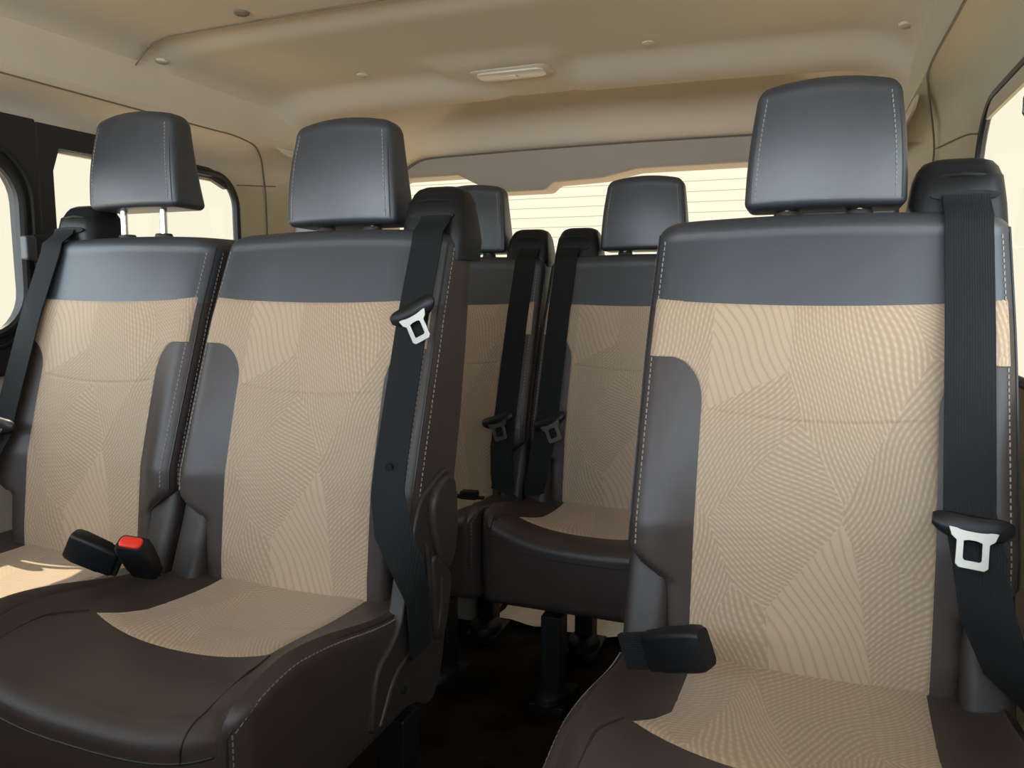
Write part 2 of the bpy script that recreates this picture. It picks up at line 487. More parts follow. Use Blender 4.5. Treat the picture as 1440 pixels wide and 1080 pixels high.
# headrest, origin at its lower middle
def make_headrest(parent, raised=0.0):
    HH = .196
    def ring(v, inset, zoff):
        w = lerp(.121, .105, v ** 1.1) - inset + .003 * sin(pi * v); y0 = lerp(.0, .020, v) - .008 * sin(pi * v); dpt = lerp(.108, .066, v)
        r = max(.017 - inset, .004); yb = y0 + dpt - inset; yf_ = y0 + inset; pts = []
        n = 22
        for i in range(n + 1):
            x = lerp(-w + r, w - r, i / n); pts.append((x, yf_ + .010 * (x / .1) ** 2))
        ye = yf_ + .010 * ((w - r) / .1) ** 2
        for i in range(1, 6):
            t = -pi / 2 + pi / 2 * i / 5; pts.append((w - r + r * cos(t), ye + r + r * sin(t)))
        rb = min(r, (yb - ye) * .45)
        for i in range(6):
            t = pi / 2 * i / 5; pts.append((w - rb + rb * cos(t), yb - rb + rb * sin(t)))
        for i in range(6):
            t = pi / 2 + pi / 2 * i / 5; pts.append((-w + rb + rb * cos(t), yb - rb + rb * sin(t)))
        for i in range(0, 5):
            t = pi + pi / 2 * i / 5; pts.append((-w + r + r * cos(t), ye + r + r * sin(t)))
        return [(x, y, v * HH + zoff + .012 * (1 - (x / .1) ** 2) * v) for x, y in pts]
    mb = MB(); rings = []
    for k in range(5): t = pi / 2 * (1 - k / 4); rings.append(ring(.06, .014 * (1 - cos(t)), -.012 * sin(t)))
    for k in range(1, 26): rings.append(ring(lerp(.06, .87, k / 25), 0, 0))
    for k in range(1, 9): t = pi / 2 * k / 8; rings.append(ring(.87, .024 * (1 - cos(t)), .026 * sin(t)))
    mb.loft(rings)
    h = mb.build('headrest', 'leather_black', parent, sharp=60)
    for sd in (-1, 1):
        P = []; st = MB()
        for k in range(30):
            v = lerp(.05, .89, k / 29); w = lerp(.121, .105, v ** 1.1) + .003 * sin(pi * v); y0 = lerp(0, .02, v) - .008 * sin(pi * v)
            x = w - .009; P.append((sd * x, y0 + .0135, v * HH + .002))
        st.tube(P, .0016, 6); st.slot = 1
        for k in range(21):
            v = lerp(.07, .87, k / 20.0); w = lerp(.121, .105, v ** 1.1) + .003 * sin(pi * v); y0 = lerp(0, .02, v) - .008 * sin(pi * v)
            x = w - .0175
            st.box((sd * x, y0 + .010 * (x / .1) ** 2 - .0003, v * HH + .003), (.0016, .0016, .0052), (-.1, 0, 0))
        tag(st.build('stitched_seam', ('piping', 'stitch'), h, weld=False), 'dark piping with pale stitches')
    for sd in (-1, 1):
        p = MB(); p.tube([(sd * .055, .045, -.09), (sd * .055, .045, .03)], .0075, 14); tag(p.build('post', 'chrome', h), 'chrome headrest post')
    return h

def lean_pt(x, y, z): return (x, y + LEAN * (z - .447), z)
def make_collars(parent):
    out = []
    for sd in (-1, 1):
        p = MB(); rings = []
        for r, z in ((.017, 1.10), (.018, 1.126), (.016, 1.131), (.009, 1.132)):
            rings.append([(sd * .055 + r * cos(2 * pi * k / 20) * 1.15, .228 + r * sin(2 * pi * k / 20), z) for k in range(20)])
        p.loft(rings); out.append(p.build('post_collar', 'plastic_brown', parent))
    return out

def make_guide(parent, sd):
    """belt guide hump on a shoulder"""
    mb = MB(); rings = []
    def ring(z, hw, y0, y1, r):
        return [(sd * .190 + px_, py_, z) for px_, py_ in roundrect(-hw, y0, hw, y1, r, 5)]
    prof = [(1.06, .062, .182, .290, .02), (1.10, .066, .182, .292, .022), (1.13, .064, .187, .290, .024), (1.15, .062, .192, .286, .026), (1.172, .059, .197, .282, .026), (1.175, .058, .203, .280, .026), (1.187, .054, .209, .275, .026), (1.196, .047, .216, .270, .024), (1.201, .034, .226, .262, .018)]
    for z, hw, y0, y1, r in prof: rings.append(ring(z, hw, y0 - .010, y1, r))
    mb.loft(rings)
    g = mb.build('belt_guide', 'plastic_black', parent, sharp=50)
    s_ = MB(); s_.loft([[(sd * .195 + .046 * cos(2 * pi * k / 24), y + .0 * k, 1.142 + .0075 * sin(2 * pi * k / 24)) for k in range(24)] for y in (.182, .1745)])
    s_.build('slot', 'slot_dark', g)
    r_ = MB(); r_.tube(catmull([(sd * .190 - .042, .191, 1.170), (sd * .190, .1865, 1.174), (sd * .190 + .042, .191, 1.170)], 6), .0028, 8)
    r_.build('ridge', 'plastic_black', g)
    return g

def make_hinge(parent, sd):
    mb = MB(); rings = []
    for z, hw, y0, y1, r in ((.30, .030, -.02, .09, .018), (.42, .032, -.02, .10, .02), (.55, .033, .0, .11, .02), (.64, .032, .006, .10, .02), (.672, .027, .016, .09, .02), (.682, .016, .03, .075, .014)):
        rings.append([lean_pt(sd * .229 + a, b, z) for a, b in roundrect(-hw, y0, hw, y1, r, 5)])
    mb.loft(rings)
    return mb.build('hinge_cover', 'plastic_brown', parent, sharp=50)

def make_frame_and_legs(parent, xs, wide):
    fr = MB()
    for y in (-.26, .03): fr.box((0, y, .256), (wide, .05, .032))
    for sd in (-1, 1): fr.box((sd * (wide / 2 - .03), -.115, .256), (.04, .30, .030))
    fr.build('seat_frame', 'frame_black', parent, bevel=.006)
    for x in xs:
        for y in (-.27, .02):
            lg = MB(); lg.box((x, y, .13), (.05, .06, .20)); lg.box((x, y, .012), (.09, .13, .024))
            lg.loft([[(x + hw * cos(2 * pi * k / 20), y - .02 + hh * sin(2 * pi * k / 20), z) for k in range(20)] for hw, hh, z in ((.045, .06, .024), (.043, .055, .045), (.03, .035, .058), (.01, .01, .062))])
            lg.build('leg', 'frame_black', parent, bevel=.004)

SRC = {}
def part(key, maker, parent, loc=(0, 0, 0), rot=(0, 0, 0)):
    """first call builds, later calls copy the finished part with its own parts"""
    if key in SRC: o = share(SRC[key], parent)
    else: o = maker(parent); SRC[key] = o
    o.location = Vector(loc) * S; o.rotation_euler = rot
    return o
def seat_unit(parent, dx, guide=None, gx=0.0, raised=0.0, hs=1.0, hinge=(-1, 1), hx=0.0, edges=(-1, 1), dz=0.0, front_y=-.465):
    part('cushion%s%s' % (edges, front_y), lambda p: make_cushion(p, edges, front_y), parent, (dx, 0, dz))
    part('backrest', make_backrest, parent, (dx, 0, dz))
    part('headrest', make_headrest, parent, (dx + hx, .176, 1.133 + raised + dz), (-.02, 0, 0)).scale = (hs, hs, lerp(1, hs, .6))
    for i, c in enumerate(make_collars(parent) if 'collar0' not in SRC else (SRC['collar0'], SRC['collar1'])):
        k = 'collar%d' % i
        if k in SRC: c = share(SRC[k], parent)
        else: SRC[k] = c
        c.location = Vector((dx + hx, 0, dz)) * S
    if guide: part('guide%d' % guide, lambda p: make_guide(p, guide), parent, (dx + gx, 0, dz))
    for h in hinge: part('hinge%d' % h, lambda p: make_hinge(p, h), parent, (dx, -.04, dz))

YR = 1.15; YB = 1.965
XA, XW, XR = -.882, -1.424, .0125
# --- middle row: double seat on the left, single seat on the right
bench = thing('double_seat', (-1.155, YR, 0), 'near double seat in tan fabric and brown leather beside the left windows', 'seat')
seat_unit(bench, XW + 1.155, guide=-1, raised=.054, hinge=(1,), edges=(-1,), hx=-.016, hs=1.08)
seat_unit(bench, XA + 1.155, guide=1, gx=.012, hinge=(-1,), edges=(1,), hx=-.009, hs=1.06)
make_frame_and_legs(bench, (-.42, .48), 1.0)
# big plastic side cover with its lever on the aisle side
def side_cover(parent):
    xo = .513
    pl = [(.00, .640), (.05, .662), (.075, .672), (.105, .676), (.125, .650), (.128, .60), (.122, .52), (.100, .46), (.095, .40), (.075, .315), (.045, .268), (.01, .262), (-.03, .285), (-.10, .300), (-.165, .305), (-.172, .325), (-.150, .400), (-.110, .425), (-.075, .455), (-.050, .52), (-.03, .58)]
    pl = [(a, b) for a, b in [(q.x, q.y) for q in catmull([(a, b, 0) for a, b in pl], 3, True)]]
    mb = MB(); mb.prism(pl, lambda a, b: (xo, a, b), lambda a, b: (xo + .030, a, b))
    c = mb.build('side_cover', 'plastic_brown', parent, bevel=.010, seg=3)
    dd = MB(); disc = catmull([(.035, .645, 0), (.08, .668, 0), (.112, .655, 0), (.122, .60, 0), (.116, .53, 0), (.085, .495, 0), (.045, .535, 0), (.025, .60, 0)], 5, True)
    dd.prism([(q.x, q.y) for q in disc], lambda a, b: (xo + .026, a, b), lambda a, b: (xo + .044, a, b)); dd.build('recliner_cap', 'plastic_brown', c, bevel=.008, seg=3)
    lv = MB(); lp = [(.030, .535), (.095, .485), (.096, .44), (.07, .375), (.050, .37), (.035, .385), (.028, .45)]
    lv.prism([(q.x, q.y) for q in catmull([(a, b, 0) for a, b in lp], 4, True)], lambda a, b: (xo + .026, a, b), lambda a, b: (xo + .040, a, b)); lv.build('recline_lever', 'plastic_brown', c, bevel=.007, seg=3)
    rg = MB()
    rg.tube(catmull([(xo + .032, .012, .56), (xo + .036, .012, .47), (xo + .034, -.02, .405), (xo + .031, -.10, .372), (xo + .030, -.15, .31)], 6), .004, 8)
    rg.tube(catmull([(xo + .041, .052, .49), (xo + .041, .050, .44), (xo + .040, .040, .395)], 6), .004, 8)
    rg.build('rib', 'plastic_brown', c)
    sc = MB(); sc.tube([(xo + .028, -.075, .335), (xo + .034, -.075, .335)], .008, 14); sc.build('screw', 'slot_dark', c)
side_cover(bench)

single = thing('single_seat', (XR, YR, 0), 'single seat with tan fabric and dark leather beside the right window, facing the camera', 'seat')
seat_unit(single, 0, guide=1)
make_frame_and_legs(single, (-.18, .18), .44)

# --- rear row: two double seats side by side
rl = thing('double_seat', (-.985 - .255, YB, 0), 'rear left double seat against back window, half hidden behind the near double seat', 'seat')
seat_unit(rl, .264, guide=1, edges=(1,), dz=-.018, front_y=-.36); seat_unit(rl, -.255, edges=(-1,), dz=-.018, front_y=-.36)
make_frame_and_legs(rl, (-.40, .40), .95)
rr = thing('double_seat', (-.44 + .255, YB, 0), 'rear double seat at back right, partly hidden by the single seat', 'seat')
seat_unit(rr, -.259, guide=-1, edges=(-1,), dz=-.018, front_y=-.36); seat_unit(rr, .265, edges=(1,), dz=-.018, front_y=-.36)
make_frame_and_legs(rr, (-.36, .36), .95)

# ------------------------------------------------------------------ seat belts
def belt(xc, Yc, sd, label, ztongue, low, tilt=0.0, rx=-.22, tongue_dx=0, xo=.205, dz=0, stop=0):
    t = thing('seat_belt', (xc, Yc, 0), label, 'seat belt', 'shoulder belts hanging down the backrests')
    W = .062
    path, wd = [], []
    def put(p, w=(1, 0, 0)): path.append(p); wd.append(w)
    x0 = sd * xo
    put((x0, .1725, 1.142)); put((x0, .168, 1.132)); put((x0, .154, 1.121)); put((x0, .139, 1.110))
    for k in range(28):
        z = lerp(1.088, low[0][2] + .05, k / 27); v = vz(z)
        put((x0, min(BY(sd * q, v) for q in (.16, .18, .20, .215, .225)) - .009, z))
    for (x, y, z, w) in low: put((x, y, z), w)
    path = [(a, b, c + dz) for a, b, c in path]; ztongue += dz
    near = min(path, key=lambda q: abs(q[2] - ztongue)); y = interp(ztongue, sorted((q[2], q[1]) for q in path)) - .0125; x0 = near[0]
    R = Euler((rx, tilt, 0)).to_matrix()
    mb = MB(); mb.ribbon(path, wd, W, .0024)
    mb.build('webbing', 'webbing', t, sharp=70)
    # tongue: plastic bar with a metal latch plate
    base = Vector((x0 + tongue_dx, y, ztongue))
    hb = MB(); rings = []
    for i in range(13):
        a = i / 12; xx = lerp(-.047, .047, a); hgt = .013 * sqrt(max(.08, 1 - abs(2 * a - 1) ** 4)) + .004; dp = .011 * sqrt(max(.1, 1 - abs(2 * a - 1) ** 4))
        rings.append([base + R @ Vector((xx, cos(2 * pi * k / 14) * dp, sin(2 * pi * k / 14) * hgt + .006 * (2 * a - 1) ** 2)) for k in range(14)])
    hb.loft(rings)
    tg = hb.build('belt_tongue', 'plastic_black', t)
    # plate outline with a hole
    out = [(-.032, -.004), (-.028, -.016), (-.021, -.022), (-.021, -.056), (-.016, -.061), (.016, -.061), (.021, -.056), (.021, -.022), (.028, -.016), (.032, -.004), (.0, -.004), (-.012, -.004)]
    hole = [(-.0115, -.022), (-.0115, -.024), (-.0115, -.026), (-.0115, -.046), (-.0095, -.049), (.0095, -.049), (.0115, -.046), (.0115, -.026), (.0115, -.024), (.0115, -.022), (.005, -.020), (-.005, -.020)]
    pm = MB(); n = len(out)
    ring4 = []
    for pts, yy in ((out, -.001), (out, .0015), (hole, .0015), (hole, -.001)):
        ring4.append([base + R @ Vector((a * .9, yy - .009, b * .9)) for a, b in pts])
    ring4.append(ring4[0]); pm.grid(ring4, closed=True)
    pm.build('latch_plate', 'steel', tg, bevel=.0006, sharp=30)
    if stop:
        q = interp(stop, sorted((c, a) for a, b, c in path)); yq = interp(stop, sorted((c, b) for a, b, c in path))
        sb = MB(); sb.tube([(q, yq - .001, stop), (q, yq - .006, stop)], .0075, 14); sb.build('stop_button', 'plastic_black', t)
    return t
belt(XR, YR, 1, 'black belt hanging down the single seat beside the right window, latch plate low', .695,
     [(.203, -.052, .66, (1, 0, 0)), (.214, -.062, .59, (.95, -.25, 0)), (.238, -.076, .53, (.85, -.5, 0)), (.268, -.086, .495, (.7, -.7, 0)), (.302, -.086, .45, (.5, -.85, 0)), (.312, -.08, .36, (.45, -.9, 0))], tilt=.10, tongue_dx=.0, xo=.196, rx=-.5)
belt(XA, YR, 1, 'black belt on aisle shoulder of near double seat, latch plate tilted near the top', .962,
     [(.230, -.045, .66, (1, 0, 0)), (.246, -.058, .60, (.8, .5, 0)), (.275, -.062, .545, (.45, .8, 0)), (.2895, -.052, .49, (.15, .98, 0)), (.2895, -.046, .39, (.05, 1, 0))], tilt=-.46, tongue_dx=.006, xo=.218, rx=-.05, stop=.70)
belt(XW, YR, -1, 'black belt down window side of near double seat, leftmost in the photo', .715,
     [(-.215, -.045, .64, (1, 0, 0)), (-.235, -.062, .56, (1, 0, 0)), (-.275, -.066, .49, (.4, -.8, 0)), (-.285, -.06, .38, (.2, -.95, 0))], tilt=.2)
belt(-.976, YB, 1, 'black belt on the rear left seat, latch plate seen edge-on', .665,
     [(.208, -.058, .60, (1, 0, 0)), (.215, -.072, .53, (1, .1, 0)), (.222, -.078, .495, (1, .2, 0)), (.218, -.082, .480, (1, .2, 0))], tilt=-.35, tongue_dx=-.014, dz=-.018)
belt(-.444, YB, -1, 'black belt on rear right seat beside the gap, broad latch plate showing', .670,
     [(-.208, -.058, .60, (1, 0, 0)), (-.215, -.072, .53, (1, -.1, 0)), (-.222, -.078, .495, (1, -.2, 0)), (-.218, -.082, .480, (1, -.2, 0))], tilt=-.45, tongue_dx=.014, dz=-.018)
# small stop button on the aisle belt
# ------------------------------------------------------------------ buckles
def buckle(loc, rot, label, strap, button=True):
    t = thing('belt_buckle', loc, label, 'belt buckle', None, rot)
    mb = MB(); rings = []
    for z, hw, hd, r in ((-.002, .024, .013, .006), (.0, .026, .015, .008), (.02, .027, .016, .009), (.022, .028, .017, .009), (.07, .029, .018, .009), (.083, .028, .017, .009), (.089, .025, .014, .008)):
        rings.append([(a, b, z) for a, b in roundrect(-hw, -hd, hw, hd, r, 4)])
    mb.loft(rings); h = mb.build('housing', 'plastic_black', t, sharp=50)
    if button:
        b = MB(); b.loft([[(a, q, z) for a, q in roundrect(-.021 + i, -.011 + i, .021 - i, .011 - i, .008 - i, 5)] for z, i in ((.086, 0), (.0925, .001), (.0935, .003))])
        tag(b.build('release_button', 'red', h), 'red release button')
    s_ = MB(); P = catmull(strap, 6); s_.ribbon(P, [(1, 0, 0)] * len(P), .05, .009); s_.build('strap', 'webbing', t)
    return t
buckle((-1.114, 1.026, .490), (radians(36), radians(6), radians(14)), 'black belt buckle with red release button standing upright on near double seat', [(0, 0, .004), (0, .001, -.002), (0, .002, -.005)])
buckle((-1.184, 1.020, .500), (radians(15), radians(-62), radians(8)), 'black belt buckle leaning left beside the red-button buckle', [(0, 0, .004), (0, .0, -.004), (.0, .0, -.010)], False)
buckle((-.184, 1.004, .511), (radians(8), radians(70), radians(-12)), 'black belt buckle lying on left edge of the single seat', [(0, 0, .006), (0, .001, -.03), (0, .002, -.046)], False)
t = thing('belt_buckle', (-.816, 1.802, .4685), 'small black ribbed buckle lying flat on the rear left seat cushion', 'belt buckle', None, (0, 0, .1))
mb = MB(); mb.box((0, 0, 0), (.046, .03, .022)); mb.build('housing', 'plastic_black', t, bevel=.004)
mb = MB()
for k in range(3): mb.box((0, -.0155, -.007 + .007 * k), (.042, .003, .003))
mb.build('rib', 'plastic_black', t)
mb = MB(); mb.box((-.030, 0, -.006), (.02, .02, .006)); mb.build('strap', 'webbing', t)
mb = MB(); mb.box((.029, 0, -.006), (.018, .018, .006)); mb.build('tab', 'plastic_black', t)

# ------------------------------------------------------------------ the van's shell
XL, XRW = -1.80, .32
YF, YE = -1.35, 2.90
mb = MB(); mb.box(((XL + XRW) / 2, (YF + YE) / 2, -.03), (XRW - XL + .3, YE - YF + .3, .06)); struct(mb, 'floor', 'carpet')

def left(a, b): return (XL, a, b)
def left2(a, b): return (XL - .012, a, b)
def right_(a, b): return (XRW, a, b)
def right2(a, b): return (XRW + .012, a, b)
wl = MB()
wl.holeplate((-1.35, 0, -.28, 1.44), (-1.10, .90, -.36, 1.36), .08, left, left2)
wl.holeplate((-.28, 0, 1.375, 1.44), (-.20, .87, 1.345, 1.335), .10, left, left2)
wl.holeplate((1.355, 0, 2.32, 1.44), (1.362, .86, 2.105, 1.385), .10, left, left2)
struct(wl, 'wall_left', 'trim_beige', sharp=30)
# black surround of the sliding side windows
tb = MB()
tb.holeplate((-.26, .80, 1.385, 1.425), (-.14, .895, 1.325, 1.318), .11, lambda a, b: (XL + .022, a, b), lambda a, b: (XL - .012, a, b))
tb.holeplate((1.385, .80, 1.60, 1.425), (1.425, .86, 1.72, 1.357), .012, lambda a, b: (XL + .018, a, b), lambda a, b: (XL - .012, a, b)) if False else None
tb.prism([(1.385, .80), (1.428, .80), (1.430, 1.30), (1.450, 1.357), (1.80, 1.357), (1.80, 1.395), (1.60, 1.425), (1.385, 1.425)], lambda a, b: (XL + .018, a, b), lambda a, b: (XL - .012, a, b))
struct(tb, 'trim_1', 'door_black', bevel=.006)
def gasket(name, path, r, m='rubber'):
    g = MB(); g.tube(path, r, 8, True); return struct(g, name, m)
gasket('trim_2', [(XL + .026, a, b) for a, b in roundrect(-.14, .895, 1.325, 1.318, .11, 8)], .012)
g = MB(); g.tube([(XL + .006, a, b) for a, b in [(1.44, .868), (1.7, .868)] + [(2.0 + .1 * sin(radians(t)), .968 - .1 * cos(radians(t))) for t in range(0, 91, 10)] + [(2.0 + .1 * cos(radians(t)), 1.272 + .1 * sin(radians(t))) for t in range(0, 91, 10)] + [(1.8, 1.372)]], .013, 8); struct(g, 'trim_3', 'rubber')
gasket('trim_16', [(XL + .024, a, b) for a, b in roundrect(-.17, .868, 1.357, 1.346, .13, 8)], .006)
tb = MB(); tb.prism([(1.80, 1.357), (1.98, 1.357), (2.06, 1.33), (2.06, 1.372), (1.98, 1.39), (1.80, 1.395)], lambda a, b: (XL + .010, a, b), lambda a, b: (XL - .012, a, b)); struct(tb, 'trim_4', 'door_black', bevel=.004)

wr = MB()
wr.holeplate((-1.35, 0, -.28, 1.44), (-1.10, .90, -.36, 1.36), .08, right_, right2)
wr.holeplate((-.28, 0, 2.50, 1.44), (-.20, .855, 1.925, 1.385), .13, right_, right2)
struct(wr, 'wall_right', 'trim_beige', sharp=30)
gasket('trim_5', [(XRW + .002, a, b) for a, b in roundrect(-.20, .855, 1.925, 1.385, .13, 8)], .009)

def pane(name, f0, f1, hole, r, m):
    g = MB(); g.prism(roundrect(*hole, r, 8), f0, f1); return struct(g, name, m)
gl = lambda o: (lambda a, b: (XL - o, a, b)); gr = lambda o: (lambda a, b: (XRW + o, a, b))
pane('window_1', gl(.040), gl(.040), (-.16, .88, 1.34, 1.335), .10, 'privacy_glass') if False else None
def flat(name, pts, m):
    g = MB(); g.add(pts, [tuple(range(len(pts)))]); return struct(g, name, m)
flat('window_1', [(XL - .010, a, b) for a, b in roundrect(-.2, .87, 1.345, 1.335, .10)], 'privacy_glass')
flat('window_2', [(XL - .010, a, b) for a, b in roundrect(1.362, .86, 2.105, 1.385, .10)], 'privacy_glass')
flat('window_3', [(XRW + .010, a, b) for a, b in roundrect(-.2, .855, 1.925, 1.385, .13)], 'privacy_glass')
flat('window_4', [(XL - .010, a, b) for a, b in roundrect(-1.10, .90, -.36, 1.36, .08)], 'clear_glass')
flat('window_5', [(XRW + .010, a, b) for a, b in roundrect(-1.10, .90, -.36, 1.36, .08)], 'clear_glass')
# front: unseen low bulkhead, added to keep windscreen light off the lower seats
wf = MB(); wf.box(((XL + XRW) / 2, -.45, .55), (XRW - XL + .02, .08, 1.10)); struct(wf, 'light_block_front', 'door_black', bevel=.02)
flat('window_6', [(XL, YF - .02, .9), (XRW, YF - .02, .9), (XRW, -1.02, 1.60), (XL, -1.02, 1.60)], 'clear_glass')

# side rails between window tops and headliner seam, both sides
def rail(sgn):
    prof = [(0, 1.35), (.004, 1.38), (.016, 1.41), (.045, 1.437), (.09, 1.455), (.14, 1.462), (.185, 1.463), (.20, 1.475), (.20, 1.72), (-.012, 1.72), (-.012, 1.35)]
    rings = []
    for k in range(40):
        y = lerp(-1.04, 2.87, k / 39)
        kx = 1.0 if sgn > 0 else .60
        rings.append([((XL + a * kx) if sgn > 0 else (XRW - a * kx), y, b) for a, b in prof])
    g = MB(); g.loft(rings); return g
struct(rail(1), 'trim_6', 'headliner', sharp=50); struct(rail(-1), 'trim_7', 'trim_beige', sharp=50)
# rear corner pillars, splayed towards the hatch
for nm, x0, x1, y0 in (('trim_8', XL, XL + .14, 2.26), ('trim_9', XRW, XRW - .085, 2.45)):
    g = MB(); rows = []
    sg = 1 if x1 > x0 else -1
    for k in range(17):
        t = k / 16; y = lerp(y0, 2.94, t); x = lerp(x0 - sg * .004, x1, sstep(0, 1, t))
        rows.append([(x, y, 0), (x, y, .6), (x, y, 1.2), (x + sg * .004, y, 1.40), (x + sg * .014, y, 1.47), (x + sg * .03, y, 1.54), (x + sg * .05, y, 1.66)])
    g.grid(rows); struct(g, nm, 'trim_beige', sharp=60)

# headliner
def ZC(x, y):
    z = sinterp(y, [(-1.35, 1.56), (.6, 1.605), (1.2, 1.625), (1.525, 1.627), (1.56, 1.634), (1.66, 1.622), (2.03, 1.619), (2.19, 1.577), (2.235, 1.577), (2.895, 1.553)])
    rec = sinterp(y, [(2.235, 0), (2.36, .165), (2.72, .165), (2.895, 0)]) * sstep(XL + .22, XL + .62, x) * (1 - sstep(XRW - .45, XRW - .14, x))
    z += rec
    m = sstep(-1.03 + .12 * clamp((y - 2.05) / .2), -.97 + .12 * clamp((y - 2.05) / .2), x) * (1 - sstep(-.67 - .02 * clamp((y - 2.05) / .2), -.61 - .02 * clamp((y - 2.05) / .2), x)) * sstep(1.9, 2.0, y)
    isl = lerp(1.606, 1.592, clamp((y - 1.95) / .28)); isl = lerp(isl, 1.577 + rec, sstep(2.25, 2.45, y))
    z = lerp(z, isl, m * (1 - sstep(2.45, 2.5, y)))
    z -= .012 * ((x + .74) / .9) ** 2
    R = .15
    for e in (x - (XL + .175), (XRW - .108) - x):
        if e < R: z -= .62 * (R - sqrt(max(0, R * R - (R - max(e, 0)) ** 2)))
        if e < 0: z -= .03
    return z
g = MB(); rows = []
ys = sorted(set([round(lerp(-1.02, 1.4, k / 40), 4) for k in range(41)] + [round(lerp(1.4, 2.9, k / 110), 4) for k in range(111)]))
for y in ys:
    rows.append([(x, y, ZC(x, y)) for x in [lerp(XL + .165, XRW - .10, (1 - cos(pi * j / 110)) / 2) for j in range(111)]])
g.grid(rows)
rows2 = [[(XL - .06, y, 1.80), (XRW + .06, y, 1.80)] for y in (-1.02, YE + .1)]
g.grid(rows2)
struct(g, 'ceiling', 'headliner', sharp=70)
# seam lines of the headliner
def seam(name, pts, r=.003, n=8):
    s_ = MB(); s_.tube(catmull(pts, n), r, 6); return struct(s_, name, 'seam_line')
seam('trim_10', [(XL + .178, y, 1.4615) for y in (-.3, .0, .4, 1.0, 1.5, 1.8, 1.90)] + [(XL + .14, 2.03, 1.4605), (XL + .09, 2.12, 1.453), (XL + .045, 2.19, 1.435), (XL + .014, 2.235, 1.40), (XL + .0045, 2.255, 1.34), (XL + .001, 2.26, 1.2), (XL + .001, 2.26, .8)], .0026)
seam('trim_11', [(XRW - .110, y, 1.4615) for y in (-.3, .0, .4, 1.0, 1.5, 1.85)] + [(XRW - .088, 2.05, 1.461), (XRW - .050, 2.28, 1.439), (XRW - .016, 2.48, 1.39), (XRW - .010, 2.56, 1.30), (XRW - .009, 2.58, .9)], .0026)
seam('trim_12', [(x, 1.53, ZC(x, 1.53) - .0005) for x in [lerp(XL + .18, XRW - .115, k / 24) for k in range(25)]], .002, 3)
# hatch: trim above the glass, pillars, lower panel
hp = [(-1.86, 1.79), (-1.86, .0), (-1.70, .0), (-1.70, 1.40), (-1.64, 1.468), (-1.36, 1.470), (-1.20, 1.393), (-.985, 1.393), (-.955, 1.420), (-.76, 1.428), (-.62, 1.455), (.10, 1.455), (.16, 1.40), (.16, 0), (.38, 0), (.38, 1.79)]
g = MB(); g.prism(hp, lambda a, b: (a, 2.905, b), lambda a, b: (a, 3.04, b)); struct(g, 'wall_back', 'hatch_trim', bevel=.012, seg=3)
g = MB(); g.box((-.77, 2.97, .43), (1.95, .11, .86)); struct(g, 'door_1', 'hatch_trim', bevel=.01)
flat('window_7', [(-1.86, 3.06, .80), (.38, 3.06, .80), (.38, 3.06, 1.60), (-1.86, 3.06, 1.60)], 'rear_glass')
seam('trim_13', [(x, 2.902, ZC(x, 2.89) - .001) for x in [lerp(XL + .2, XRW - .15, k / 24) for k in range(25)]], .005, 3)
# short horizontal joint lines on the pillars
seam('trim_14', [(XL + .002, 2.115, 1.352), (XL + .006, 2.2, 1.36), (XL + .012, 2.3, 1.37)], .0018)
seam('trim_15', [(XRW - .001, 1.94, 1.335), (XRW - .003, 2.1, 1.36), (XRW - .012, 2.48, 1.395)], .0018)

# ------------------------------------------------------------------ small things in the cabin
lamp = thing('ceiling_lamp', (-.797, 2.06, ZC(-.797, 2.06) + .004), 'beige oblong dome lamp set into the headliner', 'lamp', None, (-.05, 0, 0))
mb = MB(); mb.loft([[(a, b, z) for a, b in roundrect(-.118 + i, -.045 + i, .118 - i, .045 - i, .03, 6)] for z, i in ((.004, 0), (-.005, 0), (-.008, .004))]); mb.build('bezel', 'headliner', lamp)
mb = MB(); mb.loft([[(a, b, z) for a, b in roundrect(-.100 + i, -.033 + i, .100 - i, .033 - i, .024, 6)] for z, i in ((-.006, 0), (-.012, .002), (-.014, .006))]); mb.build('lens', 'lens', lamp)
mb = MB(); mb.box((0, 0, -.014), (.035, .02, .006)); mb.build('switch', 'lens', lamp, bevel=.002)

for (x, y, lab) in ((-1.222, 1.475, 'small dark round clip in the headliner beside the front cross seam'),
                    (-1.585, 1.60, 'small beige clip at the left headliner seam above the window seat'),
                    (-1.222, 1.978, 'small beige clip in the headliner above the aisle seat'),
                    (-.404, 1.994, 'small beige clip in the headliner right of the dome lamp'),
                    (.17, 1.95, 'small beige clip at the right edge of the headliner')):
    z = ZC(x, y); mb = MB()
    mb.loft([[(r * cos(2 * pi * k / 18), r * sin(2 * pi * k / 18), zz) for k in range(18)] for r, zz in ((.017, .003), (.017, -.003), (.012, -.006))])
    o = mb.build('trim_clip', 'seam_line' if 'dark' in lab else 'trim_beige'); o.location = Vector((x, y, z)) * S
    tag(o, lab, 'clip')

lt = thing('window_latch', (XL + .022, 1.350, 1.104), 'grey sliding catch on the black window frame at far left', 'latch')
mb = MB(); mb.box((.010, .008, 0), (.030, .042, .066)); mb.build('base', 'door_black', lt, bevel=.004)
mb = MB(); mb.box((.020, -.022, 0), (.024, .030, .058)); mb.build('handle', 'latch_grey', lt, bevel=.006)

ac = MB(); ac.loft([[(a * 1.0, b, z) for a, b in roundrect(-hw, -hw * .8, hw, hw * .8, hw * .5, 5)] for z, hw in ((-.12, .05), (.0, .05), (.02, .042), (.03, .02))])
o = ac.build('belt_anchor_cover', 'trim_beige'); o.location = Vector((-1.72, 2.33, 1.10)) * S; tag(o, 'beige rounded cover on the left rear pillar beside the headrest', 'cover')

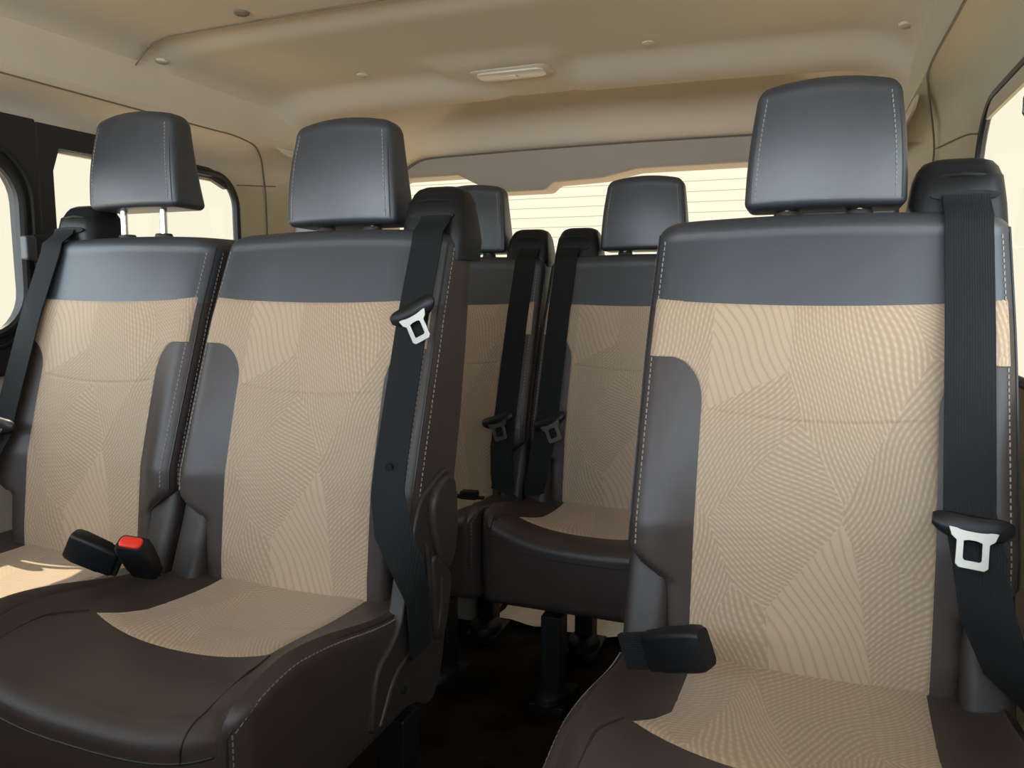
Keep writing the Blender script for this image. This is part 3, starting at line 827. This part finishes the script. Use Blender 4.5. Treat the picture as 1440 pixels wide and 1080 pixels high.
# transparent stuck-on tag on the right window
mb = MB(); oc = [(1.62 + .052 * cos(2 * pi * k / 8 + .39) * 1.25, 1.335 + .034 * sin(2 * pi * k / 8 + .39)) for k in range(8)]
mb.tube([(XRW + .026, a, b) for a, b in oc], .0022, 6, True)
tag(mb.build('window_sticker', 'latch_grey'), 'thin angular outline stuck to top of the right window', 'sticker')

# crinkled pale sheet on the load floor
mb = MB(); rows = []
for i in range(30):
    y = lerp(2.062, 2.86, i / 29)
    rows.append([(x, y, .008 + .012 * abs(sin(x * 17 + y * 9) * cos(y * 23 - x * 7)) + random.uniform(0, .004)) for x in [lerp(-.85, .16, j / 40) for j in range(41)]])
mb.grid(rows); rows = [[(x, y, .001) for x, y, z in (r[0], r[-1])] for r in (rows[0], rows[-1])]
tag(mb.build('floor_sheet', 'paper'), 'pale crinkled sheet on the floor behind the rear seat legs', 'sheet')

bx = thing('floor_box', (-1.12, 2.16, 0), 'dim brown box on the floor under the rear left seat', 'box')
mb = MB(); mb.loft([[(a, b, z) for a, b in roundrect(-.24 + i, -.11 + i, .24 - i, .11 - i, .02, 4)] for z, i in ((.001, 0), (.15, .004), (.16, .012))]); mb.build('body', 'hatch_trim', bx)
mb = MB(); P = catmull([(.03, -.128, .12), (.08, -.130, .055), (.11, -.130, .035), (.135, -.130, .055), (.165, -.128, .13)], 6); mb.ribbon(P, [(0, 0, 1) if False else (.5, 0, .8)] * len(P), .018, .003); mb.build('strap', 'webbing', bx)

# ------------------------------------------------------------------ light: bright overcast daylight all round, sun high on the left
w = bpy.data.worlds.new('sky'); scn.world = w; w.use_nodes = True
nt = w.node_tree; N = nt.nodes; Lk = nt.links.new; bg = N['Background']
tc = N.new('ShaderNodeTexCoord'); sp = N.new('ShaderNodeSeparateXYZ'); Lk(tc.outputs['Generated'], sp.inputs[0])
def mrange(o, a, b, c=0, d_=1):
    m = N.new('ShaderNodeMapRange'); m.interpolation_type = 'SMOOTHSTEP'
    for i, x in enumerate((a, b, c, d_)): m.inputs[1 + i].default_value = x
    Lk(o, m.inputs[0]); return m.outputs[0]
def mix(fac, A, B):
    m = N.new('ShaderNodeMix'); m.data_type = 'RGBA'; Lk(fac, m.inputs[0])
    for i, c in ((6, A), (7, B)):
        if isinstance(c, tuple): m.inputs[i].default_value = (*c, 1)
        else: Lk(c, m.inputs[i])
    return m.outputs[2]
REAR = (3.3, 3.1, 2.7); SKY = (17.0, 20.5, 26.0); HORIZON = (16.5, 18.2, 21.0); GROUND = (6.5, 5.5, 4.2)
front = mix(mrange(sp.outputs[2], .02, .34), HORIZON, SKY)
hz = mix(mrange(sp.outputs[1], -.75, -.1), front, REAR)
allc = mix(mrange(sp.outputs[2], -.30, -.12), GROUND, hz)
Lk(allc, bg.inputs[0]); bg.inputs[1].default_value = 1.0
sun = bpy.data.lights.new('sun', 'SUN'); sun.energy = 22; sun.angle = radians(.6); sun.color = (1, .93, .80)
so = bpy.data.objects.new('sun', sun); col.objects.link(so)
so.rotation_euler = Vector((-.45, .22, .80)).to_track_quat('Z', 'Y').to_euler()

scn.view_settings.view_transform = 'Standard'; scn.view_settings.look = 'None'
scn.view_settings.exposure = 0; scn.view_settings.gamma = 1
